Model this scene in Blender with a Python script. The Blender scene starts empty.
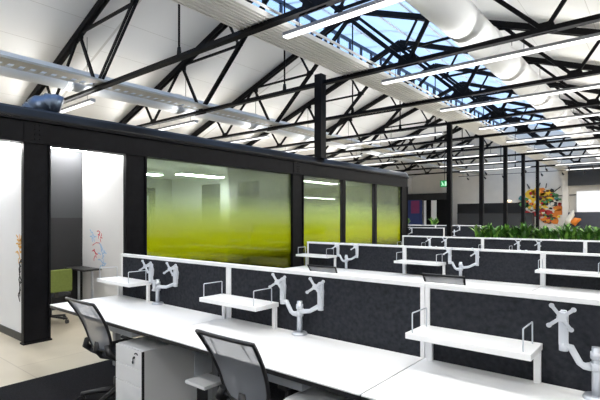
import bpy, bmesh, math, random
from mathutils import Vector, Matrix
random.seed(7)
S = bpy.context.scene
COL = S.collection
R = math.radians

# ------------------------------------------------------------------ camera
cam_d = bpy.data.cameras.new('camera')
cam = bpy.data.objects.new('camera', cam_d); COL.objects.link(cam)
cam.location = (0, 0, 1.614)
cam.rotation_euler = (R(90), 0, R(39.364))
cam_d.sensor_width = 36; cam_d.lens = 448.7 / 600 * 36
cam_d.shift_y = 18.2 / 600
cam_d.clip_end = 300
S.camera = cam
# ------------------------------------------------------------------ sky, exposure
W = bpy.data.worlds.new('sky'); S.world = W; W.use_nodes = True
wn = W.node_tree.nodes; wl = W.node_tree.links
bg = wn['Background']
tc = wn.new('ShaderNodeTexCoord'); sx = wn.new('ShaderNodeSeparateXYZ'); cr = wn.new('ShaderNodeValToRGB')
wl.new(tc.outputs['Generated'], sx.inputs[0]); wl.new(sx.outputs['Z'], cr.inputs[0]); wl.new(cr.outputs[0], bg.inputs[0])
cr.color_ramp.elements[0].position = 0.1; cr.color_ramp.elements[0].color = (0.86, 0.93, 1, 1)
cr.color_ramp.elements[1].position = 0.75; cr.color_ramp.elements[1].color = (0.22, 0.44, 0.85, 1)
bg.inputs[1].default_value = 1.9
S.view_settings.view_transform = 'Standard'; S.view_settings.look = 'None'
S.view_settings.exposure = 0.22; S.view_settings.gamma = 1.0; S.view_settings.use_curve_mapping = False
LAMP = 46.0          # radiance of the strip lamps
UPL = .95          # upward share of each strip lamp
S.cycles.use_denoising = True
S.cycles.max_bounces = 10; S.cycles.transparent_max_bounces = 16
S.cycles.sample_clamp_indirect = 6

# ------------------------------------------------------------------ materials
def nodes(name):
    m = bpy.data.materials.new(name); m.use_nodes = True
    return m, m.node_tree.nodes, m.node_tree.links
def mat(name, col, rough=0.5, metal=0.0, var=0.0, scale=8.0, bump=0.0, spec=0.5, stretch=None):
    m, n, l = nodes(name); b = n['Principled BSDF']
    b.inputs['Roughness'].default_value = rough; b.inputs['Metallic'].default_value = metal
    b.inputs['Specular IOR Level'].default_value = spec
    b.inputs['Base Color'].default_value = (*col, 1)
    if var or bump:
        t = n.new('ShaderNodeTexCoord'); nz = n.new('ShaderNodeTexNoise')
        nz.inputs['Scale'].default_value = scale; nz.inputs['Detail'].default_value = 4
        src = t.outputs['Object']
        if stretch:
            mp = n.new('ShaderNodeMapping'); mp.inputs['Scale'].default_value = stretch
            l.new(src, mp.inputs[0]); src = mp.outputs[0]
        l.new(src, nz.inputs['Vector'])
        if var:
            r = n.new('ShaderNodeValToRGB')
            r.color_ramp.elements[0].position = .3; r.color_ramp.elements[1].position = .7
            r.color_ramp.elements[0].color = (*[max(0, c * (1 - var)) for c in col], 1)
            r.color_ramp.elements[1].color = (*[min(1, c * (1 + var)) for c in col], 1)
            l.new(nz.outputs[0], r.inputs[0]); l.new(r.outputs[0], b.inputs['Base Color'])
        if bump:
            bp = n.new('ShaderNodeBump'); bp.inputs['Strength'].default_value = bump; bp.inputs['Distance'].default_value = .01
            l.new(nz.outputs[0], bp.inputs['Height']); l.new(bp.outputs[0], b.inputs['Normal'])
    return m
def emit(name, col, st):
    m, n, l = nodes(name); n.remove(n['Principled BSDF'])
    e = n.new('ShaderNodeEmission'); e.inputs[0].default_value = (*col, 1); e.inputs[1].default_value = st
    l.new(e.outputs[0], n['Material Output'].inputs[0]); return m
def glassy(name, tint=(1, 1, 1), film=None, refl=1.0):
    """thin clear pane; film = lime printed film whose density follows the height"""
    m, n, l = nodes(name); n.remove(n['Principled BSDF'])
    tr = n.new('ShaderNodeBsdfTransparent'); tr.inputs[0].default_value = (*tint, 1)
    gl = n.new('ShaderNodeBsdfGlossy'); gl.inputs['Roughness'].default_value = .02
    fr = n.new('ShaderNodeFresnel'); fr.inputs[0].default_value = 1.5
    mu = n.new('ShaderNodeMath'); mu.operation = 'MULTIPLY'; mu.inputs[1].default_value = refl
    l.new(fr.outputs[0], mu.inputs[0])
    base = tr.outputs[0]
    if film:
        geo = n.new('ShaderNodeNewGeometry'); sp = n.new('ShaderNodeSeparateXYZ')
        l.new(geo.outputs['Position'], sp.inputs[0])
        def smooth(lo, hi):
            q = n.new('ShaderNodeMapRange'); q.interpolation_type = 'SMOOTHSTEP'
            q.inputs['From Min'].default_value = lo; q.inputs['From Max'].default_value = hi
            l.new(sp.outputs['Z'], q.inputs['Value']); return q.outputs[0]
        def mul(a_, b_, op='MULTIPLY'):
            q = n.new('ShaderNodeMath'); q.operation = op
            for i_, v_ in enumerate((a_, b_)):
                if isinstance(v_, float): q.inputs[i_].default_value = v_
                else: l.new(v_, q.inputs[i_])
            return q.outputs[0]
        dens = mul(mul(smooth(2.35, 1.25), 1.35, 'POWER'), mul(smooth(.72, 1.22), .93))
        dens = mul(dens, .07, 'MAXIMUM')
        # the film is printed in fine dots: each speck is either ink or clear glass
        wn1 = n.new('ShaderNodeTexWhiteNoise'); wn1.noise_dimensions = '3D'; l.new(geo.outputs['Position'], wn1.inputs['Vector'])
        dot = mul(wn1.outputs['Value'], dens, 'LESS_THAN')
        c2 = n.new('ShaderNodeMix'); c2.data_type = 'RGBA'; l.new(smooth(1.2, 2.0), c2.inputs[0])
        c2.inputs[6].default_value = (.50, .57, .004, 1); c2.inputs[7].default_value = (.66, .82, .30, 1)
        c3 = n.new('ShaderNodeMix'); c3.data_type = 'RGBA'; l.new(smooth(1.1, 1.9), c3.inputs[0])
        c3.inputs[6].default_value = (.46, .48, .03, 1); c3.inputs[7].default_value = (*tint, 1)
        l.new(c3.outputs[2], tr.inputs[0])
        df = n.new('ShaderNodeBsdfDiffuse'); ts = n.new('ShaderNodeBsdfTranslucent')
        l.new(c2.outputs[2], df.inputs[0]); l.new(c2.outputs[2], ts.inputs[0])
        mx0 = n.new('ShaderNodeMixShader'); mx0.inputs[0].default_value = .4
        l.new(df.outputs[0], mx0.inputs[1]); l.new(ts.outputs[0], mx0.inputs[2])
        mx1 = n.new('ShaderNodeMixShader'); l.new(dot, mx1.inputs[0])
        l.new(tr.outputs[0], mx1.inputs[1]); l.new(mx0.outputs[0], mx1.inputs[2]); base = mx1.outputs[0]
    mx = n.new('ShaderNodeMixShader'); l.new(mu.outputs[0], mx.inputs[0])
    l.new(base, mx.inputs[1]); l.new(gl.outputs[0], mx.inputs[2])
    l.new(mx.outputs[0], n['Material Output'].inputs[0]); return m
def meshcloth(name, col, op):
    m, n, l = nodes(name); b = n['Principled BSDF']; b.inputs['Base Color'].default_value = (*col, 1); b.inputs['Roughness'].default_value = .6
    tr = n.new('ShaderNodeBsdfTransparent'); mx = n.new('ShaderNodeMixShader'); mx.inputs[0].default_value = op
    l.new(tr.outputs[0], mx.inputs[1]); l.new(b.outputs[0], mx.inputs[2]); l.new(mx.outputs[0], n['Material Output'].inputs[0]); return m
def lined(name, col, dark, axis_scale, rough=.7, width=.02, offs=.25, bump=0):
    """faint sheet-joint lines via a brick texture"""
    m, n, l = nodes(name); b = n['Principled BSDF']; b.inputs['Roughness'].default_value = rough
    t = n.new('ShaderNodeTexCoord'); mp = n.new('ShaderNodeMapping'); mp.inputs['Scale'].default_value = axis_scale
    br = n.new('ShaderNodeTexBrick'); br.inputs['Scale'].default_value = 1; br.inputs['Mortar Size'].default_value = width
    br.inputs['Brick Width'].default_value = 1; br.inputs['Row Height'].default_value = 1; br.offset = offs
    br.inputs['Color1'].default_value = (*col, 1); br.inputs['Color2'].default_value = (*[c * .97 for c in col], 1)
    br.inputs['Mortar'].default_value = (*dark, 1); br.inputs['Mortar Smooth'].default_value = .2
    l.new(t.outputs['Object'], mp.inputs[0]); l.new(mp.outputs[0], br.inputs['Vector']); l.new(br.outputs[0], b.inputs['Base Color'])
    return m

M = {}
M['white'] = mat('white_paint', (.80, .80, .80), .55, var=.015, scale=3)
M['lacquer'] = mat('white_laminate', (.90, .90, .90), .38, var=.01, scale=4)
M['wmetal'] = mat('white_powder_coat', (.88, .885, .89), .4, var=.01, scale=6)
M['roof'] = lined('roof_lining', (.86, .86, .855), (.62, .61, .59), (.0, .0, .0))
M['steel'] = mat('black_steel', (.005, .005, .006), .5, var=.25, scale=12, spec=.10)
M['steelbox'] = mat('black_steel_plate', (.005, .005, .0065), .42, var=.3, scale=9, bump=.05, spec=.10)
M['flash'] = mat('dark_metal_flashing', (.010, .010, .011), .30, 0, var=.2, scale=1.6, bump=.5, spec=.2)
M['tray2'] = mat('beige_tray', (.50, .48, .41), .5, var=.05, scale=6)
M['fabric'] = mat('charcoal_felt', (.026, .028, .034), .95, var=.32, scale=34, bump=.3, spec=.1)
M['carpet'] = mat('carpet_pile', (.014, .014, .016), 1, var=.35, scale=40, bump=.5, spec=.05, stretch=(1, 6, 1))
M['alu'] = mat('silver_metal', (.60, .63, .68), .34, .55, var=.05, scale=10)
M['alu_lt'] = mat('light_grey_plastic', (.62, .65, .70), .4, .1, var=.04, scale=10)
M['duct'] = mat('white_duct_skin', (.82, .83, .84), .45, .0, var=.01, scale=2)
M['duct_l'] = mat('pale_grey_duct_skin', (.74, .77, .80), .5, .0, var=.02, scale=2)
M['tray'] = mat('galvanised_tray', (.86, .855, .83), .45, .1, var=.03, scale=6)
M['plast'] = mat('black_plastic', (.014, .014, .016), .45, var=.2, scale=14)
M['cushion'] = mat('dark_grey_upholstery', (.05, .052, .06), .9, var=.2, scale=60, bump=.2, spec=.1)
M['cmesh'] = meshcloth('grey_chair_mesh', (.27, .285, .32), .72)
M['edge'] = mat('black_edge_band', (.012, .012, .013), .5, var=.1)
M['grey'] = mat('mid_grey_metal', (.22, .225, .24), .5, var=.05)
M['dgrey'] = mat('slate_grey_panel', (.012, .0125, .014), .7, var=.1, scale=3)
M['panelgrey'] = mat('grey_wall_panel', (.030, .032, .036), .6, var=.03, scale=2)
M['bluegrey'] = mat('blue_grey_wall', (.05, .055, .075), .7, var=.08, scale=3)
M['green'] = mat('olive_green_upholstery', (.165, .205, .05), .8, var=.06, scale=30, bump=.1, spec=.2)
M['leaf'] = mat('leaf_green', (.05, .17, .02), .42, var=.55, scale=5)
M['leaf2'] = mat('young_leaf_green', (.17, .36, .05), .45, var=.45, scale=5)
M['soil'] = mat('planter_soil', (.03, .022, .015), 1, var=.3, scale=30)
M['foil'] = mat('crumpled_foil', (.14, .18, .25), .3, .8, var=.2, scale=9, bump=1.0)
M['film'] = glassy('lime_film_glass', (.74, .82, .76), film=True, refl=.9)
M['pane'] = glassy('clear_glass', (.80, .90, 1.0), refl=.5)
M['poly'], n_, l_ = nodes('skylight_sheet'); n_.remove(n_['Principled BSDF'])
tr_ = n_.new('ShaderNodeBsdfTransparent'); tr_.inputs[0].default_value = (.80, .86, .92, 1); ts_ = n_.new('ShaderNodeBsdfTranslucent'); ts_.inputs[0].default_value = (.9, .9, .9, 1)
mx_ = n_.new('ShaderNodeMixShader'); mx_.inputs[0].default_value = .72; l_.new(tr_.outputs[0], mx_.inputs[1]); l_.new(ts_.outputs[0], mx_.inputs[2]); l_.new(mx_.outputs[0], n_['Material Output'].inputs[0])
M['lamp'] = emit('lamp_diffuser', (1, .985, .95), 2.0)
M['lampup'] = emit('lamp_uplight', (1, .985, .95), 2.0)
M['lampin'] = emit('meeting_room_lamp', (1, .98, .93), 60)
M['strip'] = emit('nook_strip_lamp', (1, .99, .97), 75)
M['exitg'] = emit('exit_sign_face', (.01, .36, .09), .8)
M['exitw'] = emit('exit_sign_symbol', (.6, 1, .7), 1.0)
M['projw'] = emit('wall_screen_light', (1, 1, 1), .95)
M['mullion'] = mat('blue_black_frame', (.010, .02, .05), .4, var=.1)
M['warmw'] = mat('warm_white_paint', (.80, .76, .69), .7, var=.03, scale=2)
M['post'] = M['steel']
def flat(name, c): return mat(name, c, .6, var=.06, scale=6)
PAL = dict(yellow=flat('mural_yellow', (.85, .55, .03)), orange=flat('mural_orange', (.75, .22, .02)), red=flat('mural_red', (.50, .02, .02)),
           green=flat('mural_green', (.06, .25, .07)), black=flat('mural_black', (.01, .01, .01)), white=flat('mural_white', (.75, .72, .64)),
           teal=flat('mural_teal', (.05, .22, .22)), brown=flat('mural_brown', (.12, .05, .02)), blue=flat('graphic_blue', (.38, .58, .80)),
           crimson=flat('graphic_red', (.62, .04, .08)), gold=flat('graphic_orange', (.75, .40, .06)), navy=flat('panel_navy', (.02, .04, .16)),
           magenta=flat('panel_magenta', (.22, .03, .12)))
# beige polished floor with large tile joints
M['floor'] = lined('polished_beige_floor', (.54, .485, .38), (.40, .35, .27), (.55, .55, 1), rough=.28, width=.004, offs=.5)
fl = M['floor'].node_tree; nz = fl.nodes.new('ShaderNodeTexNoise'); nz.inputs['Scale'].default_value = 1.3; nz.inputs['Detail'].default_value = 6
tcf = fl.nodes.new('ShaderNodeTexCoord'); fl.links.new(tcf.outputs['Object'], nz.inputs['Vector'])
mxf = fl.nodes.new('ShaderNodeMix'); mxf.data_type = 'RGBA'; mxf.blend_type = 'MULTIPLY'; mxf.inputs[0].default_value = .5
rf = fl.nodes.new('ShaderNodeValToRGB'); rf.color_ramp.elements[0].color = (.72, .70, .66, 1); rf.color_ramp.elements[0].position = .35; rf.color_ramp.elements[1].position = .65
brn = [x for x in fl.nodes if x.type == 'TEX_BRICK'][0]
fl.links.new(nz.outputs[0], rf.inputs[0]); fl.links.new(brn.outputs[0], mxf.inputs[6]); fl.links.new(rf.outputs[0], mxf.inputs[7])
fl.links.new(mxf.outputs[2], fl.nodes['Principled BSDF'].inputs['Base Color'])
# roof lining: wide sheets, joints run along the building
rb = M['roof'].node_tree
[x for x in rb.nodes if x.type == 'MAPPING'][0].inputs['Scale'].default_value = (.8, .16, 0)
[x for x in rb.nodes if x.type == 'TEX_BRICK'][0].inputs['Mortar Size'].default_value = .006

# ------------------------------------------------------------------ mesh helpers
class MB:
    def __init__(s): s.b = bmesh.new()
    def box(s, lo, hi, mtx=None):
        vs = [s.b.verts.new((x, y, z)) for x in (lo[0], hi[0]) for y in (lo[1], hi[1]) for z in (lo[2], hi[2])]
        for f in ((0, 1, 3, 2), (4, 6, 7, 5), (0, 4, 5, 1), (2, 3, 7, 6), (0, 2, 6, 4), (1, 5, 7, 3)):
            s.b.faces.new([vs[i] for i in f])
        if mtx: bmesh.ops.transform(s.b, matrix=mtx, verts=vs)
        return s
    def bar(s, p, q, w, h=None, up=(0, 0, 1)):
        """rectangular bar from p to q; w across, h along `up`"""
        p, q = Vector(p), Vector(q); h = h or w
        d = (q - p).normalized(); u = Vector(up)
        if abs(d.dot(u)) > .99: u = Vector((0, 1, 0))
        a = d.cross(u).normalized(); u = a.cross(d).normalized()
        vs = [s.b.verts.new(e + a * (i * w / 2) + u * (j * h / 2)) for e in (p, q) for i, j in ((-1, -1), (1, -1), (1, 1), (-1, 1))]
        for f in ((3, 2, 1, 0), (4, 5, 6, 7), (0, 1, 5, 4), (1, 2, 6, 5), (2, 3, 7, 6), (3, 0, 4, 7)):
            s.b.faces.new([vs[i] for i in f])
        return s
    def tube(s, pts, r, n=10, cap=True):
        pts = [Vector(p) for p in pts]; rs = r if isinstance(r, (list, tuple)) else [r] * len(pts)
        rings = []; a = None
        for i, p in enumerate(pts):
            d = (pts[min(i + 1, len(pts) - 1)] - pts[max(i - 1, 0)]).normalized()
            if a is None:
                u = Vector((0, 0, 1)) if abs(d.z) < .9 else Vector((1, 0, 0))
                a = d.cross(u).normalized()
            else: a = (a - d * a.dot(d)).normalized()
            b = d.cross(a)
            rings.append([s.b.verts.new(p + (a * math.cos(t) + b * math.sin(t)) * rs[i]) for t in [2 * math.pi * k / n for k in range(n)]])
        for A, B in zip(rings, rings[1:]):
            for k in range(n): s.b.faces.new((A[k], A[(k + 1) % n], B[(k + 1) % n], B[k])).smooth = n > 6
        if cap: s.b.faces.new(rings[0][::-1]); s.b.faces.new(rings[-1])
        return s
    def prism(s, poly, d0, d1, axis='y'):
        """extrude a 2-D polygon: axis y -> poly in XZ, x -> YZ, z -> XY"""
        f = {'y': lambda a, b, d: (a, d, b), 'x': lambda a, b, d: (d, a, b), 'z': lambda a, b, d: (a, b, d)}[axis]
        A = [s.b.verts.new(f(a, b, d0)) for a, b in poly]; B = [s.b.verts.new(f(a, b, d1)) for a, b in poly]
        n = len(poly)
        s.b.faces.new(A); s.b.faces.new(B[::-1])
        for k in range(n): s.b.faces.new((A[k], B[k], B[(k + 1) % n], A[(k + 1) % n]))
        return s
    def grid(s, fn, nu, nv, smooth=True):
        V = [[s.b.verts.new(fn(i / nu, j / nv)) for j in range(nv + 1)] for i in range(nu + 1)]
        for i in range(nu):
            for j in range(nv): s.b.faces.new((V[i][j], V[i + 1][j], V[i + 1][j + 1], V[i][j + 1])).smooth = smooth
        return s
    def bevel(s, w, seg=2):
        bmesh.ops.bevel(s.b, geom=list(s.b.edges), offset=w, segments=seg, affect='EDGES', profile=.5, clamp_overlap=True); return s
    def build(s, name, m, parent=None, bevel=0):
        if bevel: s.bevel(bevel)
        bmesh.ops.recalc_face_normals(s.b, faces=list(s.b.faces))
        me = bpy.data.meshes.new(name); s.b.to_mesh(me); s.b.free()
        me.materials.append(m)
        o = bpy.data.objects.new(name, me); COL.objects.link(o)
        if parent: o.parent = parent
        return o
def thing(name, label, cat, loc=(0, 0, 0), rz=0, group=None):
    o = bpy.data.objects.new(name, None); COL.objects.link(o); o.location = loc; o.rotation_euler = (0, 0, rz)
    o.empty_display_size = .1
    return tag(o, label, cat, group)
def tag(o, label, cat, group=None):
    o['label'] = label; o['category'] = cat
    if group: o['group'] = group
    return o
def struct(o): o['kind'] = 'structure'; return o
KIDS = {}
def children(o): return [c for c in list(COL.objects) if c.parent == o]
def copy_tree(o, parent=None):
    c = o.copy(); COL.objects.link(c); c.parent = parent
    for ch in children(o): copy_tree(ch, c)
    return c
def dup(o, loc, label, rz=None):
    c = copy_tree(o); c.location = loc; c['label'] = label
    if rz is not None: c.rotation_euler = (0, 0, rz)
    return c
ORD = ['nearest', 'second', 'third', 'fourth', 'fifth', 'sixth', 'seventh', 'eighth', 'ninth', 'tenth']

# ================================================================== SETTING
YB, YF = -7.0, 34.6            # back and far wall
XL, XR = -16.4, 1.2
struct(MB().box((XL, YB, -.1), (XR, YF, 0)).build('floor', M['floor']))
struct(MB().box((-4.91, YB, .0), (XR, 11.2, .008)).build('trim_1', M['carpet']))
struct(MB().box((XL - .15, YB, 0), (XL, YF, 5.1)).build('wall_left', M['warmw']))
struct(MB().box((XR, YB, 0), (XR + .15, YF, 5.1)).build('wall_right', M['white']))
gable = [(XL, 0), (XR, 0), (XR, 5.0), (-7.6, 8.25), (-9.55, 8.6), (-9.55, 7.5), (XL, 5.0)]
struct(MB().prism(gable, YF, YF + .15).build('wall_far', M['warmw']))
struct(MB().prism(gable, YB - .15, YB).build('wall_back', M['white']))
RZ = lambda x: 8.07 - .372 * abs(x + 7.6)          # rafter axis height
ROOF = lambda x: RZ(x) + .13                        # roof underside
def roof_strip(x0, x1, name, m, t=.08):
    o = MB().prism([(x0, ROOF(x0)), (x1, ROOF(x1)), (x1, ROOF(x1) + t), (x0, ROOF(x0) + t)], YB, YF).build(name, m); return struct(o)
roof_strip(XL - .15, -9.5, 'ceiling_1', M['roof'])
roof_strip(-4.3, XR + .15, 'ceiling_3', M['roof'])
# monitor roof: the right slope runs on past the ridge, with upright glazing under its edge
RR = lambda x: 8.2 - (.372 if x > -7.6 else .174) * (x + 7.6)
zb_ = ROOF(-9.5)
w = struct(MB().box((-9.53, YB, zb_), (-9.524, YF, RR(-9.5))).build('window_1', M['pane']))
f = MB(); y = YB
while y < YF:
    f.box((-9.55, y - .035, zb_), (-9.47, y + .035, RR(-9.5))); y += .802
for z in (zb_ + .04, RR(-9.5) - .05): f.box((-9.56, YB, z - .05), (-9.46, YF, z + .05))
f.build('window_frame', M['mullion'], w)
w = struct(MB().prism([(-9.7, RR(-9.7)), (-7.6, RR(-7.6)), (-4.3, RR(-4.3)), (-4.3, RR(-4.3) + .01), (-7.6, RR(-7.6) + .01), (-9.7, RR(-9.7) + .01)], YB, YF).build('window_2', M['poly']))
f = MB(); y = YB + .3
while y < YF:
    f.bar((-9.6, y, RR(-9.6) + .02), (-7.6, y, RR(-7.6) + .02), .05, .05); f.bar((-7.6, y, RR(-7.6) + .02), (-4.3, y, RR(-4.3) + .02), .05, .05); y += 1.604
for x in (-8.6, -7.0, -5.6): f.bar((x, YB, RR(x) - .02), (x, YF, RR(x) - .02), .05, .06)
f.build('window_frame', M['white'], w)

M['midgrey'] = mat('mid_grey_wall', (.50, .51, .50), .7, var=.03, scale=2)
# ---- meeting-room box on the left
XG = -6.33
struct(MB().box((-12.0, 2.24, 2.86), (XG - .12, 13.1, 3.0)).build('ceiling_4', M['dgrey']))
struct(MB().box((-11.0, 3.95, 2.72), (XG - .2, 13.0, 2.80)).build('ceiling_5', M['white']))
struct(MB().box((-11.9, 2.24, 0), (XG - .075, 2.30, 2.86)).build('wall_nook_front', M['white']))
struct(MB().box((XG - 5.5, 2.225, 0), (XG - .085, 2.24, .1)).build('baseboard_nook', M['edge']))
wn_ = struct(MB().box((-8.42, 2.30, 0), (-8.34, 3.85, 1.62)).build('wall_nook_back', M['dgrey']))
MB().box((-8.42, 2.30, 1.62), (-8.345, 3.85, 2.86)).build('upper_panel', M['panelgrey'], wn_)
struct(MB().box((-11.0, 3.85, 0), (XG - .085, 3.95, 2.86)).build('wall_nook_side', M['white']))
struct(MB().box((-11.0, 3.95, .0), (XG - .13, 13.0, .008)).build('trim_13', M['carpet']))
struct(MB().box((-11.0, 7.62, 0), (XG - .2, 7.72, 2.72)).build('wall_partition', M['white']))
struct(MB().box((-11.0, 13.0, 0), (XG - .05, 13.1, 2.86)).build('wall_box_end', M['dgrey']))
wr = struct(MB().box((-11.1, 3.95, 0), (-11.0, 13.0, 2.8)).build('wall_meeting_back', M['midgrey']))
# window-like glazed panels and a door in the back wall of the first room
def back_panel(name, y0, y1, z0, z1, m1, m2, fr=.07):
    o = struct(MB().box((-10.99, y0, z0), (-10.95, y1, z1)).build(name, m1))
    MB().box((-10.95, y0 + fr, z0 + fr), (-10.94, y1 - fr, z1 - fr)).build('door_pane' if name.startswith('door') else 'window_pane', m2, o); return o
M['paleglass'] = mat('pale_blue_glass', (.62, .74, .74), .15, var=.1, scale=2)
M['doorgrey'] = mat('grey_door_leaf', (.045, .05, .052), .5, var=.05)
back_panel('door_1', 5.75, 7.05, 0, 2.45, M['doorgrey'], M['paleglass'], .22)
struct(MB().box((-10.98, 4.0, 0), (-10.95, 5.74, 2.5)).build('trim_2', M['doorgrey']))
struct(MB().box((-9.6, 7.58, 0), (-8.9, 7.62, 2.5)).build('trim_14', M['doorgrey']))
struct(MB().box((-8.2, 7.58, 0), (-7.5, 7.62, 2.5)).build('trim_15', M['doorgrey']))
struct(MB().box((-11.0, 7.72, 0), (-10.97, 11.2, 2.72)).build('wall_meeting_bright', M['white']))
back_panel('window_3', 11.4, 12.2, .3, 2.5, M['doorgrey'], M['bluegrey'])
# glass front: lime film panes
glz = [(3.93, 6.28), (6.285, 7.47), (7.86, 9.38), (9.6, 10.96), (11.19, 12.66)]
for i, (a, b) in enumerate(glz):
    struct(MB().box((XG - .075, a, .08), (XG - .063, b, 2.6)).build('window_%d' % (6 + i), M['film']))
for i, y in enumerate((9.49, 11.075)):
    struct(MB().box((XG - .13, y - .055, 0), (XG + .0, y + .055, 2.58)).build('trim_%d' % (3 + i), M['steelbox']))
struct(MB().box((XG - .13, 3.93, 0), (XG - .02, 12.66, .08)).build('trim_5', M['steelbox']))

# black steel columns of the box: H sections with a base plate
def hcol(y0, y1, label):
    t = thing('steel_column', label, 'column', (XG - .08, (y0 + y1) / 2, 0), group='black columns of the glass front')
    h = (y1 - y0) / 2; m = MB()
    m.box((.0, -h, 0), (.08, -h + .025, 2.585)).box((.0, h - .025, 0), (.08, h, 2.585)).box((.0, -h + .02, 0), (.055, h - .02, 2.585))
    m.build('section', M['steelbox'], t)
    MB().box((-.02, -h - .01, 0), (.10, h + .01, .02)).build('base_plate', M['steelbox'], t)
hcol(2.18, 2.505, 'black steel column at the far left beside the open nook')
hcol(3.573, 3.926, 'black steel column between the nook and the first lime glass pane')
hcol(7.475, 7.858, 'black steel column between the two lime glass bays')
hcol(12.664, 13.076, 'black steel column ending the glass front by the far corridor')
t = thing('steel_beam', 'long black steel beam over the lime glass front', 'beam', (XG, 0, 2.583))
MB().box((-.2, YB, 0), (.0, 13.1, .025)).build('lower_flange', M['steelbox'], t)
MB().box((-.2, YB, .28), (.02, 13.1, .305)).build('upper_flange', M['steelbox'], t)
MB().box((-.09, YB, .02), (-.025, 13.1, .285)).build('web', M['steelbox'], t)
for yb in (2.35, 7.67):
    m = MB(); m.box((-.026, yb - .16, .03), (-.012, yb + .16, .275))
    for dz in (.06, .12, .18, .24):
        for dy in (-.03, .03): m.tube([(-.013, yb + dy, dz), (.0, yb + dy, dz)], .012, 6)
    m.build('splice_plate', M['steelbox'], t)
# dark folded flashing above the beam, slightly buckled
m = MB()
def fl_fn(u, v):
    y = YB + u * (13.1 - YB)
    wob = .012 * math.sin(y * 2.1) + .008 * math.sin(y * 5.3 + 1)
    return (XG + .015 - v * .10 + wob * v, y, 2.89 + .155 * v)
m.grid(fl_fn, 240, 4)
m.b.verts.ensure_lookup_table()
o = m.build('metal_flashing', M['flash'])
sol = o.modifiers.new('t', 'SOLIDIFY'); sol.thickness = .01
tag(o, 'dark wavy metal flashing along the top of the black beam', 'flashing')
# strip lamp tucked under the nook ceiling
o = MB().box((-8.2, 2.6, 2.82), (-8.12, 3.84, 2.855)).build('strip_lamp', M['strip'])
tag(o, 'white strip lamp washing the grey back of the nook', 'lamp')
o = MB().box((-8.1, 3.76, 2.825), (XG - .4, 3.82, 2.855)).build('strip_lamp', M['strip']); tag(o, 'white strip lamp above the flowered white nook wall', 'lamp')
o = MB().box((-9.5, 2.08, 2.6), (XG - .35, 2.14, 2.64)).build('strip_lamp', M['strip']); tag(o, 'white strip lamp high on the leftmost white wall', 'lamp')
# lamps in the meeting rooms
def room_lamp(x, y, lx, ly, label, z=2.62):
    t = thing('ceiling_light', label, 'lamp', (x, y, z), group='meeting room lights')
    MB().box((-lx / 2, -ly / 2, 0), (lx / 2, ly / 2, .05)).build('housing', M['white'], t)
    MB().box((-lx / 2 + .01, -ly / 2 + .01, -.012), (lx / 2 - .01, ly / 2 - .01, .0)).build('diffuser', M['lampin'], t)
    m = MB()
    for sx_ in (-.8, .8): m.tube([(sx_ * lx / 2, 0, .05), (sx_ * lx / 2, 0, 2.72 - z)], .006, 6)
    m.build('cord', M['alu'], t)
room_lamp(-9.0, 5.3, .3, 1.2, 'white flat light in the first meeting room ceiling', 2.6)
room_lamp(-8.4, 6.6, .3, 1.2, 'white flat light near the back of the first meeting room', 2.6)
room_lamp(-8.6, 10.2, .25, 4.0, 'long white pendant light in the second meeting room', 2.25)
room_lamp(-7.6, 9.6, .3, 2.6, 'bright ceiling panel behind the second glass bay', 2.62)
room_lamp(-9.8, 10.6, .3, 2.6, 'bright ceiling panel at the back of the second meeting room', 2.62)
o = MB().box((-10.969, 10.55, .9), (-10.94, 11.19, 2.2)).build('whiteboard', M['lacquer']); tag(o, 'white board on the back wall of the second meeting room', 'whiteboard')
# meeting tables
def table(x, y, lx, ly, label):
    t = thing('meeting_table', label, 'table', (x, y, 0), group='meeting room tables')
    MB().box((-lx / 2, -ly / 2, .71), (lx / 2, ly / 2, .74)).build('tabletop', M['grey'], t, bevel=.004)
    for a in (-1, 1):
        for b in (-1, 1): MB().box((a * (lx / 2 - .1) - .03, b * (ly / 2 - .1) - .03, 0), (a * (lx / 2 - .1) + .03, b * (ly / 2 - .1) + .03, .71)).build('leg', M['wmetal'], t)
table(-8.6, 5.8, 1.2, 2.4, 'white table behind the first wide lime glass pane')
table(-8.6, 10.3, 1.2, 3.2, 'white table in the second meeting room')

# ------------------------------------------------------------------ wall graphics (painted brush strokes)
def stroke(m, pts, w, plane_y, t=.002):
    for (x0, z0), (x1, z1) in zip(pts, pts[1:]):
        d = Vector((x1 - x0, z1 - z0)); n = Vector((-d.y, d.x)).normalized() * w / 2
        m.prism([(x0 + n.x, z0 + n.y), (x1 + n.x * .6, z1 + n.y * .6), (x1 - n.x * .6, z1 - n.y * .6), (x0 - n.x, z0 - n.y)], plane_y - t, plane_y)
def flower(m, cx, cz, s, n, py, rnd):
    for k in range(n):
        a = rnd.uniform(-2.4, .4) + (k % 2) * 2.6; l = s * rnd.uniform(.5, 1)
        p0 = (cx + rnd.uniform(-.3, .3) * s, cz + rnd.uniform(-.4, .4) * s)
        p1 = (p0[0] + l * .5 * math.cos(a), p0[1] + l * .5 * math.sin(a)); p2 = (p1[0] + l * .5 * math.cos(a + .6), p1[1] + l * .5 * math.sin(a + .6))
        stroke(m, [p0, p1, p2], s * .15, py)
rnd = random.Random(3)
t = thing('wall_graphic', 'red and pale blue brushed flowers on the white nook wall', 'wall graphic', (0, 0, 0))
m = MB(); flower(m, -7.95, 1.30, .17, 6, 3.85, rnd); flower(m, -7.62, 1.02, .18, 7, 3.85, rnd); flower(m, -7.64, .84, .17, 6, 3.849, rnd); m.build('blue_strokes', PAL['blue'], t)
m = MB(); flower(m, -7.67, 1.31, .13, 6, 3.847, rnd); flower(m, -7.86, 1.00, .14, 6, 3.847, rnd); stroke(m, [(-7.95, 1.13), (-7.82, 1.18), (-7.68, 1.18)], .014, 3.847); m.build('red_strokes', PAL['crimson'], t)
t = thing('wall_graphic', 'orange and black brush strokes on the leftmost white wall', 'wall graphic', (0, 0, 0))
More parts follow.
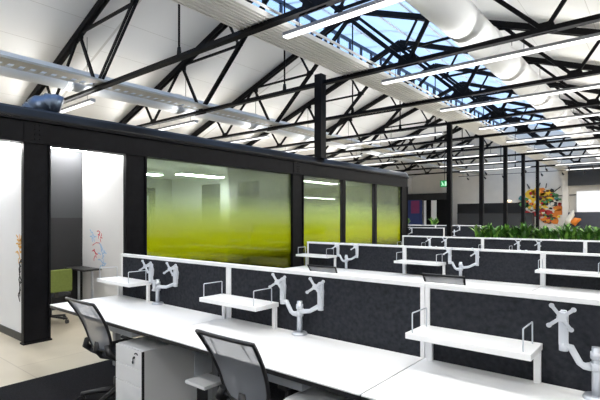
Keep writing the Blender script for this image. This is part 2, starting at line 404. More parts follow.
m = MB(); flower(m, -6.64, 1.30, .15, 14, 2.24, rnd); flower(m, -6.66, 1.12, .12, 8, 2.24, rnd); m.build('orange_strokes', PAL['gold'], t)
m = MB()
for k in range(7): stroke(m, [(-6.56 - rnd.uniform(0, .07), 1.06 - .07 * k), (-6.60 - rnd.uniform(.02, .1), 1.02 - .07 * k), (-6.56 - rnd.uniform(.0, .08), .93 - .07 * k)], .035, 2.238)
m.build('black_strokes', PAL['black'], t)

# ------------------------------------------------------------------ nook desk and green chair
t = thing('nook_desk', 'narrow dark desk against the white nook wall', 'desk', (-8.05, 3.62, 0))
MB().box((-.28, -.09, .71), (.45, .22, .74)).build('desktop', M['edge'], t, bevel=.004)
for x in (-.2, .3): MB().box((x, .10, 0), (x + .03, .13, .71)).build('leg', M['alu'], t)
t = thing('task_chair', 'olive green backed chair in the nook', 'chair', (-7.34, 2.89, 0), R(92))
MB().box((-.22, -.27, .50), (.22, -.21, .84)).build('backrest', M['green'], t, bevel=.02)
MB().box((-.23, -.2, .42), (.23, .24, .48)).build('seat', M['cushion'], t, bevel=.02)
MB().bar((0, -.24, .6), (0, -.2, .42), .05, .02).build('back_bracket', M['plast'], t)
MB().tube([(0, 0, .10), (0, 0, .42)], .028, 10).build('gas_column', M['plast'], t)
for k in range(5):
    a = 2 * math.pi * k / 5 + .3; l = MB().bar((0, 0, .11), (.27 * math.cos(a), .27 * math.sin(a), .075), .04, .025).build('base_leg', M['plast'], t)
    MB().tube([(.27 * math.cos(a) - .02, .27 * math.sin(a), .03), (.27 * math.cos(a) + .02, .27 * math.sin(a), .03)], .03, 10).build('castor', M['plast'], l)

# ================================================================== ROOF STEEL
T0Y, TS = 5.431, 3.208
def truss():
    t = thing('roof_truss', '', 'truss', (0, 0, 0), group='black steel roof trusses')
    RX, E = -7.6, 8.68
    P = lambda x, z: (RX + x, 0, z)
    for s_ in (-1, 1):
        zr = lambda x: 8.07 - .372 * abs(x)
        for dy in (-.055, .055):
            MB().bar((RX + s_ * E, dy, 4.84), (RX, dy, 8.07), .045, .15, up=(0, 0, 1)).build('rafter', M['steel'], t)
        A, B, C = (s_ * 3.4, 4.84), (s_ * 5.96, 4.84), (s_ * 1.7, 6.455)
        Mi, Q1, Q3 = (s_ * 4.34, zr(4.34)), (s_ * 6.51, zr(6.51)), (s_ * 2.17, zr(2.17))
        m = MB()
        for dy in (-.04, .04): m.bar((RX + A[0], dy, A[1]), (RX, dy, 8.0), .028, .085)
        m.build('inclined_tie', M['steel'], t)
        for a, b, w_ in ((A, Mi, .085), (B, Mi, .075), (B, Q1, .065), (C, Mi, .065), (C, Q3, .06)):
            MB().bar(P(*a), P(*b), .05, w_).build('web_strut', M['steel'], t)
        for (x, z), g in ((A, .24), (B, .18), (C, .14), (Mi, .2)):
            m = MB(); q = [(RX + x + g * 1.1, z - g * .3), (RX + x + g * .7, z + g * .8), (RX + x - g * .7, z + g * .8), (RX + x - g * 1.1, z - g * .3)]
            if (x, z) == Mi: q = [(RX + x + g, z - g * .9), (RX + x + g, z + .0 - .372 * s_ * g), (RX + x - g, z + .372 * s_ * g), (RX + x - g * 1, z - g * .5)]
            m.prism(q, -.014, .014).build('gusset_plate', M['steel'], t)
    m = MB()
    m.box((RX - E, -.07, 4.80), (RX + E, .07, 4.815)); m.box((RX - E, -.05, 4.81), (RX + E, -.035, 4.89)); m.box((RX - E, .035, 4.81), (RX + E, .05, 4.89))
    m.build('bottom_chord', M['steel'], t)
    MB().tube([(RX, 0, 4.86), (RX, 0, 8.0)], .022, 8).build('hanger_rod', M['steel'], t)
    MB().prism([(RX - .06, 4.84), (RX + .06, 4.84), (RX + .03, 5.05), (RX - .03, 5.05)], -.02, .02).build('hanger_foot', M['steel'], t)
    m = MB(); m.prism([(RX - .35, 7.94), (RX, 8.10), (RX + .35, 7.94), (RX + .2, 7.72), (RX - .2, 7.72)], -.02, .02).build('ridge_plate', M['steel'], t)
    return t
tr0 = truss(); tr0.location = (0, T0Y, 0); tr0['label'] = 'nearest black steel roof truss, over the first desk row'
for i in range(1, 9):
    dup(tr0, (0, T0Y + TS * i, 0), '%s black steel roof truss counted from the camera' % ORD[i])
# post standing on the beam under the second truss
t = thing('steel_post', 'black square post standing on the beam, holding the second truss', 'post', (-6.43, 8.60, 3.04))
MB().box((-.1, -.1, .0), (.1, .1, 2.0)).build('shaft', M['steelbox'], t)
MB().box((-.14, -.14, 0), (.14, .14, .02)).build('base_plate', M['steelbox'], t)
pp = None
posts = [(15.055, -5.76), (18.263, -5.70), (21.471, -5.66), (24.679, -5.66), (27.887, -5.66)]
for i, (y, x) in enumerate(posts):
    lab = '%s tall thin black post in the line behind the desk rows' % ['nearest', 'second', 'third', 'fourth', 'farthest'][i]
    if pp is None:
        pp = thing('steel_post', lab, 'post', (x, y, 0), group='tall black posts under the trusses')
        MB().box((-.075, -.075, 0), (.075, .075, 4.8)).build('shaft', M['steel'], pp)
        MB().box((-.13, -.13, 0), (.13, .13, .02)).build('base_plate', M['steel'], pp)
    else: dup(pp, (x, y, 0), lab)

# ------------------------------------------------------------------ strip lamps
def strip_lamp(L):
    t = thing('strip_light', '', 'strip light', (0, 0, 0), group='strip lights under the trusses')
    MB().box((0, -.06, .032), (L, .06, .085)).build('housing', M['grey'], t)
    MB().box((0.02, -.036, .085), (L - .02, .036, .087)).build('uplight', M['lampup'], t)
    for nm_, wz, zz, rad in (('lamp_tube', .11, .004, LAMP), ('lamp_tube_up', .072, .09, LAMP * UPL)):
        ld = bpy.data.lights.new(nm_, 'AREA'); ld.shape = 'RECTANGLE'; ld.size = L - .04; ld.size_y = wz
        ld.color = (1, .985, .95); ld.energy = rad * math.pi * wz * (L - .04)
        lo = bpy.data.objects.new(nm_, ld); COL.objects.link(lo); lo.parent = t; lo.location = (L / 2, 0, zz)
        if 'up' in nm_: lo.rotation_euler = (math.pi, 0, 0)
    MB().box((0.01, -.055, .008), (L - .01, .055, .032)).build('diffuser', M['lamp'], t)
    MB().box((-.006, -0.061, .006), (.01, .061, .086)).build('end_cap', M['alu'], t); MB().box((L - .01, -0.061, .006), (L + .006, .061, .086)).build('end_cap', M['alu'], t)
    for x in (.3, L * .5, L - .3): MB().tube([(x, 0, .08), (x, 0, .3)], .005, 6).build('hanger', M['steel'], t)
    return t
LZ = 4.50
lr = strip_lamp(5.6); lr.location = (-4.77, T0Y, LZ); lr['label'] = 'long glowing strip light nearest the camera, under the nearest truss'
for i in list(range(1, 9)) + [-1, -2, -3]:
    lab = 'long glowing strip light on the right under the %s truss' % ORD[i] if i > 0 else 'long glowing strip light behind the camera, %s back' % ORD[-i]
    dup(lr, (-4.77, T0Y + TS * i, LZ), lab)  # lamp under the farthest truss is added to brighten the far wall
ll = strip_lamp(4.0); ll.location = (-15.2, T0Y, LZ + .04); ll['label'] = 'glowing strip light on the far left under the nearest truss'
for i in (-1, -2, -3): dup(ll, (-15.2, T0Y + TS * i, LZ + .04), 'glowing strip light by the left wall behind the camera, %s back' % ORD[-i])
for i in range(1, 6): dup(ll, (-15.2, T0Y + TS * i, LZ + .04), 'glowing strip light by the left wall under the %s truss' % ORD[i])
for i in range(3, 8): dup(ll, (-10.0, T0Y + TS * i, LZ), 'glowing strip light between wall and posts under the %s truss' % ORD[i])  # the two farthest are added as extra light for the far wall

# ------------------------------------------------------------------ ducts and trays
def duct(x, z, r, m1, rings, label, ylo, yhi):
    t = thing('air_duct', label, 'duct', (x, 0, z))
    MB().tube([(0, ylo, 0), (0, yhi, 0)], r, 40).build('tube', m1, t)
    for y in rings:
        m = MB()
        for dy in (-.07, .07): m.tube([(0, y + dy - .022, 0), (0, y + dy - .012, 0), (0, y + dy + .012, 0), (0, y + dy + .022, 0)], [r, r + .02, r + .02, r], 40)
        m.tube([(0, y - .05, 0), (0, y + .05, 0)], r + .006, 40); m.build('joint_ring', m1, t)
    for k in range(-3, 10):
        y = T0Y + TS * k
        if ylo < y < yhi: MB().tube([(0, y + .3, r - .02), (0, y + .3, ROOF(x) - z)], .008, 6).build('hanger_rod', M['steel'], t)
    return t
duct(-3.05, 5.37, .34, M['duct'], [6.2 + 3.75 * k for k in range(8)], 'big white round air duct running along the right roof slope', YB, YF)
duct(-12.15, 5.27, .29, M['duct_l'], [5.2 + 3.4 * k for k in range(9)], 'pale grey round air duct along the left roof slope', YB, YF)
def tray(x, w, label, m1, z=4.895, ylo=YB, yhi=YF, rung=.07, ladder=False):
    t = thing('cable_tray', label, 'cable tray', (x, 0, z), group='cable trays on the trusses')
    m = MB(); y = ylo
    if ladder: m.box((-.02, ylo, -.002), (w / 2, yhi, .014))
    else:
        m.box((-w / 2, ylo, .012), (w / 2, yhi, .018))
        for fx in (-.22, .05, .3): m.box((fx * w - .012, ylo, -.014), (fx * w + .012, yhi, .0))
    while y < yhi: m.box((-w / 2 + .01, y, 0 if ladder else .008), (w / 2 - .01, y + rung * .45, .012)); y += rung
    m.build('ribbed_base', m1, t)
    for s_ in (-1, 1):
        q = MB().box((s_ * w / 2 - .012, ylo, -.005), (s_ * w / 2 + .012, yhi, .04 if ladder else .085)).build('side_rail', m1, t)
    return t
tray(-5.61, .33, 'wide white cable tray above the desks, the left one of the pair', M['tray'])
tray(-5.23, .33, 'wide white cable tray above the desks, the right one of the pair', M['tray'])
tray(-10.77, .62, 'long pale cable tray in front of the grey duct on the left', M['tray2'], rung=.22, ladder=True)
# two slim conduits clipped under the wide trays
for i, x in enumerate((-5.42, -5.01)):
    o = MB().tube([(x, YB, 5.02), (x, YF, 5.02)], .025, 8).build('conduit_pipe', M['wmetal']); tag(o, ['white conduit pipe lying between the two wide trays', 'white conduit pipe along the right edge of the wide trays'][i], 'conduit')
# foil wrapped flexible duct end resting on the meeting-room roof
m = MB(); fp = [(-7.22, 2.56, 3.12), (-7.12, 2.64, 3.25), (-7.0, 2.78, 3.31), (-6.95, 2.9, 3.27)]
rr_ = random.Random(5); pts, rad = [], []
for (a, b) in zip(fp, fp[1:]):
    for k in range(8):
        u = k / 8; pts.append([a[j] + (b[j] - a[j]) * u for j in range(3)]); rad.append(.135 + .016 * (k % 2) + rr_.uniform(-.012, .012))
pts.append(fp[-1]); rad.append(.12)
m.tube(pts, rad, 18); o = m.build('flexible_duct', M['foil']); tag(o, 'crumpled silver foil duct end on top of the black beam', 'duct')
# lighting track with small spotlights at the far end
def spot_track(y, x0, x1, label, n, z=4.55):
    y += .7
    t = thing('spotlight_track', label, 'spotlight track', (0, y, z), group='spotlight tracks')
    MB().box((x0, -.02, 0), (x1, .02, .03)).build('rail', M['steel'], t)
    for k in range(n):
        x = x0 + (k + .5) * (x1 - x0) / n
        MB().tube([(x, 0, 0), (x, 0, -.08), (x + .02, .05, -.14), (x + .05, .16, -.22)], [.012, .012, .05, .055], 10).build('spotlight', M['plast'], t)
    for x in (x0 + .3, x1 - .3): MB().tube([(x, 0, .03), (x, 0, ROOF(x) - z)], .008, 6).build('hanger', M['steel'], t)
spot_track(27.887, -11.5, -1.5, 'black track of small spotlights near the far wall', 9)
spot_track(31.095, -11.5, -1.0, 'black spotlight track closest to the mural', 9)
spot_track(21.471, -12.0, -6.2, 'black spotlight track above the far left corridor', 5)

# ================================================================== DESKS
X0, PT = -4.757, 1.8
ROWY = [2.624, 5.992, 9.534]
ROWN = ['front row', 'second row', 'third row']
POSN = ['leftmost', 'middle', 'rightmost']
ZD = .757
def make_desk(ZD=.757):
    t = thing('desk', '', 'desk', (0, 0, 0), group='white workstation desks')
    m = MB(); y0, y1 = -.753, -.012
    MB().box((.004, y0, ZD - .009), (PT - .004, y1, ZD)).build('desktop', M['lacquer'], t, bevel=.002)
    MB().box((.004, y0 + .001, ZD - .034), (PT - .004, y1, ZD - .0092)).build('dark_underside', M['edge'], t)
    for x in (.06, PT - .12):
        m = MB(); m.box((x, -.13, 0), (x + .06, -.07, ZD - .046)).build('leg', M['grey'], t)
    MB().box((.98, -.66, .635), (1.36, -.45, ZD - .046)).build('cable_basket', M['alu'], t)
    return t
def make_screen(top=1.216, full=True):
    t = thing('desk_screen', '', 'desk screen', (0, 0, 0), group='charcoal desk screens')
    MB().box((.028, .006, .48), (PT - .028, .036, top - .028)).build('felt_panel', M['fabric'], t)
    MB().box((0, -.006, top - .03), (PT, .048, top)).build('top_rail', M['wmetal'], t, bevel=.003)
    for x in (.002, PT - .030): MB().box((x, -.004, 0), (x + .028, .046, top - .03)).build('post', M['wmetal'], t, bevel=.002)
    return t
def make_shelf():
    t = thing('desk_shelf', '', 'shelf', (0, 0, 0), group='white raised desk shelves')
    z = .96 - ZD
    MB().box((-.035, -.255, z - .034), (.62, .0, z)).build('shelf_board', M['lacquer'], t, bevel=.003)
    for x in (.0, .585): MB().box((x, -.040, 0), (x + .032, -.016, z - .034)).build('leg', M['wmetal'], t)
    for x in (.0, .58):
        MB().tube([(x, -.235, z), (x, -.235, z + .108), (x, -.23, z + .113), (x, -.045, z + .113), (x, -.04, z + .108), (x, -.04, z)], .0040, 8).build('wire_bookend', M['alu'], t)
    return t
def make_arm(lh, rh, name='monitor_arm'):
    """lh, rh: head offsets (dx, dy) from the pole"""
    t = thing(name, '', 'monitor arm', (0, 0, 0), group='grey twin monitor arms')
    MB().tube([(0, 0, 0), (0, 0, .008), (0, 0, .018), (0, 0, .02)], [.058, .058, .05, .03], 20).build('base', M['alu'], t)
    MB().tube([(0, 0, .015), (0, 0, .245)], .020, 14).build('pole', M['alu'], t)
    m = MB(); m.tube([(0, 0, .135), (0, 0, .170)], .028, 14).tube([(0, 0, .190), (0, 0, .222)], .026, 14).tube([(.02, -.02, .205), (.045, -.045, .205)], .007, 8); m.build('collar', M['alu_lt'], t)
    for (dx, dy), zc in ((lh, .150), (rh, .178)):
        a = MB(); z2 = .235; L = Vector((dx, dy, 0)); d = L.normalized()
        p1 = Vector((0, 0, zc)); p2 = L * .5 + Vector((0, 0, zc + .012)); p3 = L + Vector((0, 0, z2))
        a.tube([p1 + d * .02, p1 + d * .05, p2, p3 - d * .03, p3], [.022, .0165, .0155, .0165, .019], 12)
        a.tube([p3 - Vector((0, 0, .02)), p3 + Vector((0, 0, .02))], .020, 14)
        arm = a.build('arm', M['alu_lt'], t)
        h = MB()
        h.box((-.020, -.019, .0), (.020, .019, .175)); bmesh.ops.bevel(h.b, geom=list(h.b.edges), offset=.008, segments=3, affect='EDGES')
        h.tube([(.004, .022, .05), (.004, .026, .11), (.004, .010, .168)], [.006, .007, .005], 8)
        h.tube([(0, -.012, .15), (0, -.060, .15)], .010, 10)
        bmesh.ops.transform(h.b, matrix=Matrix.Translation(p3), verts=list(h.b.verts))
        h.build('head', M['alu_lt'], arm)
        v = MB()
        for s1 in (-1, 1):
            for s2 in (-1, 1):
                v.bar((0, 0, 0), (s1 * .047, 0, s2 * .047), .0155, .008, up=(0, 1, 0))
                v.tube([(s1 * .047, -.004, s2 * .047), (s1 * .047, .004, s2 * .047)], .0115, 10)
        v.tube([(0, -.006, 0), (0, .008, 0)], .020, 12)
        bmesh.ops.transform(v.b, matrix=Matrix.Translation(p3 + Vector((0, -.062, .15))) @ Matrix.Rotation(R(24), 4, 'Z') @ Matrix.Rotation(R(-12), 4, 'X') @ Matrix.Rotation(R(10), 4, 'Y'), verts=list(v.b.verts))
        v.build('mount_plate', M['alu'], arm)
    return t
def make_chair():
    t = thing('office_chair', '', 'chair', (0, 0, 0), group='black mesh office chairs')
    def back(u, v):
        x = (u - .5) * 2; wv = .178 + .062 * v ** .8 - .05 * max(0, (.2 - v) / .2) ** 2
        z = .50 + .425 * v
        y = -.185 - .16 * v ** 1.3 + .02 * math.sin(v * math.pi) + .028 * x * x * (1 - v * .6)
        return Vector((x * wv, y, z))
    m = MB(); m.grid(back, 14, 18); m.build('mesh_back', M['cmesh'], t)
    loop = [back(i / 12, 0) for i in range(12)] + [back(1, i / 16) for i in range(16)] + [back(1 - i / 12, 1) for i in range(12)] + [back(0, 1 - i / 16) for i in range(16)]
    loop.append(loop[0]); MB().tube(loop, .0125, 10, cap=False).build('back_frame', M['plast'], t)
    m = MB()
    for s_ in (-1, 1): m.tube([back(.5 + s_ * (.42 - .14 * v), .28 + .7 * v) + Vector((0, .004, 0)) for v in [k / 8 for k in range(9)]], .0035, 6)
    m.build('back_seam', M['plast'], t)
    MB().tube([(0, -.175, .56), (0, -.185, .50), (0, -.14, .44), (0, -.06, .41), (0, .02, .41)], [.03, .035, .032, .03, .04], 10).build('back_support', M['plast'], t)
    def seat(u, v): return None
    b = MB().box((-.215, -.16, .425), (.215, .25, .485)); b.bevel(.028, 3); b.build('seat', M['cushion'], t)
    for s_ in (-1, 1):
        a = MB().tube([(s_ * .12, 0, .40), (s_ * .19, -.02, .43), (s_ * .205, -.02, .52), (s_ * .205, .0, .60)], [.018, .018, .016, .016], 8).build('arm_support', M['plast'], t)
        p = MB().box((s_ * .215 - .036, -.08, .60), (s_ * .215 + .036, .15, .625)); p.bevel(.011, 2); p.build('armrest', M['plast'], a)
    # arm loops hugging the lower back
    for s_ in (-1, 1): MB().tube([(s_ * .17, -.19, .56), (s_ * .20, -.19, .50), (s_ * .205, -.13, .45), (s_ * .17, -.05, .42)], [.022, .028, .026, .02], 8).build('side_brace', M['plast'], t)
    MB().tube([(0, 0, .09), (0, 0, .22), (0, 0, .22), (0, 0, .42)], [.035, .035, .022, .022], 12).build('gas_column', M['plast'], t)
    for k in range(5):
        a = 2 * math.pi * k / 5 + R(224); ca, sa = math.cos(a), math.sin(a)
        l = MB().tube([(.02 * ca, .02 * sa, .115), (.16 * ca, .16 * sa, .10), (.31 * ca, .31 * sa, .075)], [.03, .022, .018], 8).build('base_leg', M['plast'], t)
        c = MB()
        for d in (-.016, .016): c.tube([(.31 * ca - sa * (d - .009), .31 * sa + ca * (d - .009), .03), (.31 * ca - sa * (d + .009), .31 * sa + ca * (d + .009), .03)], .03, 14)
        c.tube([(.31 * ca, .31 * sa, .03), (.31 * ca, .31 * sa, .075)], .009, 6); c.build('castor', M['plast'], l)
    return t
def make_pedestal():
    t = thing('drawer_pedestal', '', 'drawer unit', (0, 0, 0), group='white mobile drawer pedestals')
    MB().box((0, .02, .05), (.39, .52, .585)).build('body', M['wmetal'], t, bevel=.004)
    MB().box((.0, .0, .055), (.385, .019, .30)).build('drawer_front', M['lacquer'], t, bevel=.003)
    MB().box((.0, .0, .304), (.385, .019, .435)).build('drawer_front', M['lacquer'], t, bevel=.003)
    d = MB().box((.0, .0, .439), (.385, .019, .58)).build('drawer_front', M['lacquer'], t, bevel=.003)
    MB().box((.386, .0, .055), (.392, .02, .58)).build('side_gap_shade', M['edge'], t)  # black strip drawn for the dark gap beside the drawer fronts
    MB().tube([(.285, .0, .520), (.285, -.008, .520)], .009, 14).build('lock', M['plast'], d)
    m = MB(); m.bar((.285, -.008, .520), (.285, -.016, .520), .008, .003); m.bar((.285, -.014, .520), (.287, -.014, .492), .007, .003); m.prism([(.280, .496), (.294, .496), (.296, .482), (.288, .474), (.279, .481)], -.019, -.014); m.build('key', M['plast'], d)
    m = MB(); m.prism([(.31 + .026 * math.cos(a), .545 + .016 * math.sin(a)) for a in [math.pi * k / 8 for k in range(9)]] + [(.31 + .018 * math.cos(a), .545 + .006 * math.sin(a)) for a in [math.pi * (8 - k) / 8 for k in range(9)]], -.003, 0); m.build('drawer_pull', M['plast'], d)
    for x in (.04, .34):
        for y in (.06, .46): MB().tube([(x - .012, y, .025), (x + .012, y, .025)], .025, 10).build('castor', M['plast'], t)
    return t

desk0, scr0, shf0 = make_desk(), make_screen(), make_shelf()
desk_high = make_desk(.757 + .055)
arm0 = make_arm((-.01, -.07), (.37, -.05))
armB = make_arm((-.13, -.04), (.23, -.05))
used = {}
def put(o, loc, label, rz=None):
    if o.name not in used: used[o.name] = 1; o.location = loc; o['label'] = label; return o
    return dup(o, loc, label, rz)
for r, Y in enumerate(ROWY):
    n = 3
    for k in range(n):
        x = X0 + PT * k; where = '%s of the %s' % (POSN[k], ROWN[r])
        rise = .055 if r == 1 else 0          # the second row stands a little higher
        put(desk_high if r == 1 else desk0, (x, Y, 0), 'white desk, ' + where)
        put(scr0, (x, Y, 0), 'white framed charcoal felt screen, ' + where)
        put(shf0, (x + (.03 if (r, k) == (0, 2) else 0), Y - (.034 if (r, k) == (0, 1) else .006), ZD + rise + .0005), 'white raised shelf with wire ends, ' + where)
        if r == 0:
            a = [arm0, armB, armB][k]
            put(a, (x + [.817, .855, .895][k], Y - [.062, .066, .09][k], ZD + .0005), 'grey twin monitor arm, ' + where)
        else:
            put(armB, (x + .84, Y - .07, ZD + rise * .6 + .0005), 'grey twin monitor arm, ' + where)
ch0 = make_chair()
put(ch0, (-3.73, 2.03, .008), 'black mesh office chair, left of the two in front, beside the pedestal', R(-11))
put(ch0, (-1.96, 2.035, .008), 'black mesh office chair with grey back, right of the two in front')
put(ch0, (-3.80, 5.44, .008), 'black mesh chair peeking over the front screens, left one')
put(ch0, (-2.04, 5.40, .008), 'black mesh chair peeking over the front screens, right one', R(4)).scale = (1, 1, 1.02)
pd0 = make_pedestal()
put(pd0, (-3.50, 1.885, .008), 'white drawer pedestal with a key, beside the left chair')
put(pd0, (-1.685, 1.90, .008), 'white drawer pedestal under the desk at the bottom centre')
t = thing('computer_holder', 'grey hanging computer holder under the desk between the front chairs', 'computer holder', (-2.70, 2.12, 0))
MB().box((0, -.06, .44), (.008, .10, ZD - .046)).build('hanger_plate', M['alu'], t)
MB().box((.0, -.14, .42), (.22, .06, .445)).build('base_plate', M['wmetal'], t, bevel=.004)

# rear screens beyond the third row, left of the posts
put(scr0, (-7.45, 14.3, .09), 'charcoal screen ending at the nearest tall post')
put(scr0, (-9.25, 14.3, .09), 'charcoal screen half hidden by the end of the glass front')
put(scr0, (-7.35, 17.7, .12), 'charcoal screen ending at the second tall post')
put(scr0, (-9.15, 17.7, .12), 'charcoal screen in the back row behind the nearest post')
for (x, y, z) in ((-7.45, 14.3, 0), (-9.25, 14.3, 0), (-7.35, 17.7, 0), (-9.15, 17.7, 0)): put(desk0, (x, y, z), 'white desk at the felt screen %s' % {(-7.45, 14.3): 'ending at the nearest tall post', (-9.25, 14.3): 'half hidden by the glass front', (-7.35, 17.7): 'ending at the second tall post', (-9.15, 17.7): 'in the back row behind the nearest post'}[(x, y)])
put(armB, (-6.95, 14.22, ZD + .13), 'grey twin monitor arm left of the nearest tall post')
put(armB, (-6.55, 17.62, ZD + .16), 'grey twin monitor arm right of the nearest tall post')

# ------------------------------------------------------------------ planter with leafy plants
t = thing('planter_box', 'long white planter box holding the row of green plants', 'planter', (-2.2, 12.1, 0))
m = MB(); m.box((-1.72, -.2, 0), (2.6, -.17, 1.09)).box((-1.72, .17, 0), (2.6, .2, 1.09)).box((-1.72, -.17, 0), (-1.69, .17, 1.09)).box((2.57, -.17, 0), (2.6, .17, 1.09)).box((-1.69, -.17, 0), (2.57, .17, .03))
m.build('box', M['wmetal'], t)
MB().box((-1.69, -.17, .03), (2.57, .17, 1.05)).build('soil', M['soil'], t)
def plant(rnd, m1, m2, H=.42, n=34, spread=.3):
    t = thing('leafy_plant', '', 'plant', (0, 0, 0), group='plants in the long planter')
    for mm, nn, nm in ((m1, n, 'foliage'), (m2, n // 3, 'young_leaves')):
        m = MB()
        for k in range(nn):
            a = rnd.uniform(0, 2 * math.pi); L = rnd.uniform(.45, 1) * H; sp = rnd.uniform(.15, 1) * spread; wd = rnd.uniform(.026, .048)
            ca, sa = math.cos(a), math.sin(a); ox, oy = rnd.uniform(-.09, .09), rnd.uniform(-.08, .08); prev = None
            for j in range(6):
                u = j / 5; rr = sp * u ** 1.4; z = L * (u * 1.25 - .45 * u * u * (1 + sp))
                ww = wd * math.sin(math.pi * (.12 + .86 * u)); c = Vector((ox + ca * rr, oy + sa * rr, z)); p = Vector((-sa, ca, 0)) * ww
                cur = (m.b.verts.new(c - p), m.b.verts.new(c + Vector((0, 0, -ww * .35))), m.b.verts.new(c + p))
                if prev:
                    m.b.faces.new((prev[0], prev[1], cur[1], cur[0])).smooth = True; m.b.faces.new((prev[1], prev[2], cur[2], cur[1])).smooth = True
                prev = cur
        m.build(nm, mm, t)
    return t
rnd = random.Random(11)
kinds = [plant(random.Random(20), M['leaf'], M['leaf2'], .54, 26), plant(random.Random(21), M['leaf'], M['leaf2'], .60, 30, .36), plant(random.Random(22), M['leaf2'], M['leaf'], .52, 24, .28)]
px_ = [-3.8 + .215 * k for k in range(15)]
for k, x in enumerate(px_):
    o = kinds[2] if k == 0 else kinds[k % 2] if k % 5 else kinds[2] if k == 10 else kinds[1]
    lab = 'pale green plant at the left end of the long planter' if k == 0 else '%s leafy green plant from the left end of the planter' % (ORD + ['eleventh', 'twelfth', 'thirteenth', 'fourteenth', 'fifteenth'])[k]
    c = put(o, (x, 12.08 + rnd.uniform(-.05, .05), 1.04), lab); c.rotation_euler = (0, 0, rnd.uniform(0, 6)); s_ = rnd.uniform(.9, 1.12); c.scale = (s_, s_, s_)
for i, (x, y, z) in enumerate(((-10.4, 21.2, 1.25), (-8.9, 21.2, 1.25))):
    pot = MB().tube([(x, y, 0), (x, y, 1.26)], [.2, .24], 16).build('plant_pot', M['wmetal']); tag(pot, ['tall white pot in the far corridor left of the posts', 'tall white pot in the far corridor just left of the nearest post'][i], 'pot')
    c = dup(kinds[2], (x, y, z), ['small green plant in the far corridor, left one', 'small green plant in the far corridor, by the nearest post'][i]); c['group'] = 'corridor plants'

# ================================================================== FAR END
YW = YF
# recess shade put in as a flat dark panel; counter (kitchenette), pilasters, screen
o = MB().box((-12.6, YW - .05, 0), (-7.75, YW - .005, 2.72)).build('alcove_shade_panel', M['dgrey']); struct(o); o.name = 'trim_6'
o = MB().box((-16.3, YW - 1.2, 0), (-15.0, YW - 1.1, 3.05)).build('wall_panel', PAL['navy']); tag(o, 'dark blue panel at the far left end of the hall', 'panel')
o = MB().box((-15.9, YW - 1.21, 2.0), (-15.2, YW - 1.2, 3.0)).build('wall_panel', PAL['magenta']); tag(o, 'dull magenta poster on the far left panel', 'poster')
struct(MB().box((-16.4, YW - 1.15, 3.05), (-12.7, YW - 1.0, 3.55)).build('trim_7', M['dgrey']))
struct(MB().box((-14.9, YW - 1.1, 0), (-12.7, YW - 1.0, 3.05)).build('trim_8', M['steelbox']))
for i, x in enumerate((-14.85, -14.25)):
    struct(MB().box((x, YW - 1.14, 0), (x + [.18, .42][i], YW - 1.1, 3.0)).build('door_%d' % (2 + i), M['white']))
for i, (x0, x1) in enumerate(((-13.8, -13.35), (-5.46, -5.1))):
    struct(MB().box((x0, YW - .35, 0), (x1, YW - .0, 5.2)).build('trim_%d' % (9 + i), M['warmw']))
t = thing('counter', 'grey counter in front of the dark far alcove', 'counter', (-9.6, 33.3, 0))
MB().box((-2.4, -.3, 0), (2.6, .3, 1.95)).build('front', M['panelgrey'], t)
MB().box((-2.45, -.34, 1.95), (2.65, .34, 1.99)).build('worktop', M['dgrey'], t)
struct(MB().box((-5.1, YW - .5, 0), (XR, YW - .4, 2.0)).build('trim_11', M['bluegrey']))
struct(MB().box((-5.1, YW - .6, 3.75), (XR, YW - .4, 5.0)).build('trim_12', M['panelgrey']))
t = thing('projection_screen', 'glowing white screen on the far right wall', 'screen', (-3.3, YW - .42, 2.0))
MB().box((-1.35, -.02, 0), (1.9, .02, 1.4)).build('frame', M['white'], t)
MB().box((-1.3, -.03, .04), (1.85, -.021, 1.35)).build('lit_surface', M['projw'], t)
# mural
t = thing('wall_mural', 'colourful abstract collage mural on the far wall', 'mural', (-6.6, YW - .02, 1.2)); t.scale = (1.12, 1, 1.08)
rm = random.Random(4)
def blob(cx, cz, r, n=7, sq=.8):
    ph = rm.uniform(0, 6); return [(cx + r * rm.uniform(.65, 1.1) * math.cos(ph + 2 * math.pi * k / n), cz + sq * r * rm.uniform(.65, 1.1) * math.sin(ph + 2 * math.pi * k / n)) for k in range(n)]
layers = [('yellow', [(-.75, 2.0, .42), (-.3, 2.05, .40), (.1, 1.95, .40), (-.55, 1.6, .40), (-.1, 1.5, .42), (.3, 1.6, .32), (.05, 1.2, .3), (-.4, 1.15, .35)]),
          ('green', [(-1.05, 1.55, .3), (-1.15, 1.25, .28), (-.85, 1.1, .25), (0.0, 1.45, .2), (.45, 1.85, .2)]),
          ('orange', [(.75, 1.0, .3), (.8, .75, .28), (.5, .5, .3), (.1, .25, .3), (.55, .2, .3), (-.1, 2.2, .2)]),
          ('red', [(-.2, .75, .35), (.15, .7, .35), (-.95, .7, .25), (-.5, .65, .3), (.35, .35, .2)]),
          ('teal', [(.5, 1.3, .22), (-1.3, 1.7, .2), (.65, 1.6, .16)]),
          ('white', [(-.45, .25, .22), (.55, 1.45, .14), (-.25, 1.25, .12), (.25, 1.2, .15), (-.7, 1.8, .1)]),
          ('black', [(-.6, 1.75, .1), (-.25, 1.7, .11), (.2, 1.75, .1), (.4, 1.45, .13), (.62, 1.2, .12), (-.95, 1.35, .1), (-.1, .95, .12), (.2, .5, .12), (-.65, .4, .12), (.35, 1.0, .1), (.7, 1.5, .1)]),
          ('brown', [(-.35, 1.4, .09), (.05, 1.7, .08), (.3, .1, .15), (-.5, 1.95, .07)])]
m = MB(); slots = []
def painted(colour, polys, depth):
    if colour not in slots: slots.append(colour)
    n0 = len(m.b.faces)
    for pl in polys: m.prism(pl, -depth, 0)
    m.b.faces.ensure_lookup_table()
    for f_ in m.b.faces[n0:]: f_.material_index = slots.index(colour)
for li, (c, bl) in enumerate(layers): painted(c, [blob(cx, cz, r_) for cx, cz, r_ in bl], .03 + .006 * li)
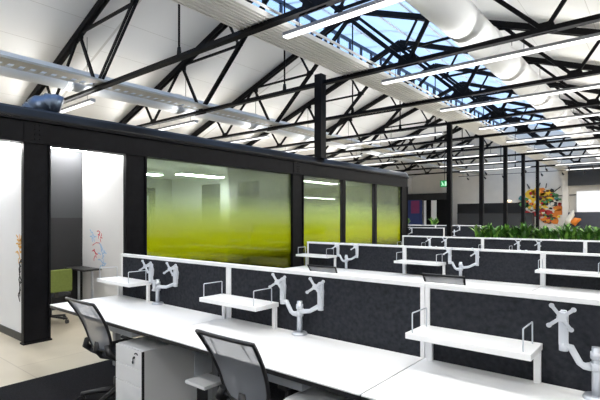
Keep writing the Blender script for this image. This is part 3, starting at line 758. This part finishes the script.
for li, c in enumerate(('black', 'yellow', 'white', 'green', 'red', 'brown', 'orange')):
    pl = []
    for k in range(13):
        cx, cz = rm.uniform(-1.1, .85), rm.uniform(.15, 2.2)
        if ((cx + .1) / 1.0) ** 2 + ((cz - 1.35) / 1.0) ** 2 > 1 and not (cz < .8 and cx > -.5): continue
        pl.append(blob(cx, cz, rm.uniform(.05, .14), 6, rm.uniform(.4, 1.3)))
    painted(c, pl, .082 + .003 * li)
mo = m.build('painted_collage', PAL[slots[0]], t)
for c in slots[1:]: mo.data.materials.append(PAL[c])
m = MB()
for p, q in (((-1.6, 1.35), (-.9, 1.55)), ((-.4, 1.75), (1.75, 1.82)), ((.5, 2.0), (.9, 2.35)), ((-.8, 2.3), (-.95, 2.6)), ((-.3, 2.35), (-.2, 2.65)), ((.1, 2.3), (.15, 2.6))): m.bar((p[0], -.1, p[1]), (q[0], -.1, q[1]), .03, .05)
m.build('dark_spikes', PAL['black'], t)
# small figure-like sculpture on a plinth and things on the counter
t = thing('sculpture', 'white and orange sculpture right of the mural', 'sculpture', (-4.85, YW - 1.0, 1.15))
MB().tube([(0, 0, -1.15), (0, 0, .1)], .28, 16).build('plinth', M['dgrey'], t)
MB().tube([(-.1, 0, .1), (-.15, 0, .4), (.05, 0, .7), (.1, 0, 1.0)], [.25, .22, .16, .05], 10).build('figure', PAL['white'], t)
MB().tube([(.1, -.1, .1), (.3, -.1, .35), (.55, -.1, .4)], [.2, .2, .06], 10).build('side_mass', PAL['orange'], t)
# green exit sign hanging in the corridor
t = thing('exit_sign', 'green lit exit sign hanging left of the nearest tall post', 'exit sign', (-7.2, 18.263, 3.05))
MB().box((-.17, -.03, -.14), (.17, .03, .14)).build('housing', M['plast'], t)
MB().box((-.16, -.036, -.13), (.16, -.031, .13)).build('green_face', M['exitg'], t)
m = MB(); m.box((.03, -.04, -.09), (.12, -.037, .09)); m.bar((-.09, -.038, .05), (-.05, -.038, -.02), .003, .05, up=(1, 0, 0)); m.bar((-.05, -.038, -.02), (-.11, -.038, -.09), .003, .03, up=(1, 0, 0)); m.bar((-.05, -.038, -.02), (-.0, -.038, -.08), .003, .03, up=(1, 0, 0)); m.tube([(-.1, -.036, .08), (-.1, -.040, .08)], .02, 10)
m.build('running_symbol', M['exitw'], t)
MB().tube([(0, 0, .14), (0, 0, 1.76)], .01, 6).build('hanger_rod', M['steel'], t)
# warm wall light on the far wall
t = thing('wall_lamp', 'small warm wall light left of the mural', 'lamp', (-8.95, YW - .1, 2.9))
M['warm'] = emit('warm_lamp', (1, .8, .5), 8)
MB().box((-.25, -.05, .0), (.25, .08, .06)).build('housing', M['white'], t)
MB().box((-.22, -.04, -.02), (.22, .06, -.0)).build('diffuser', M['warm'], t)
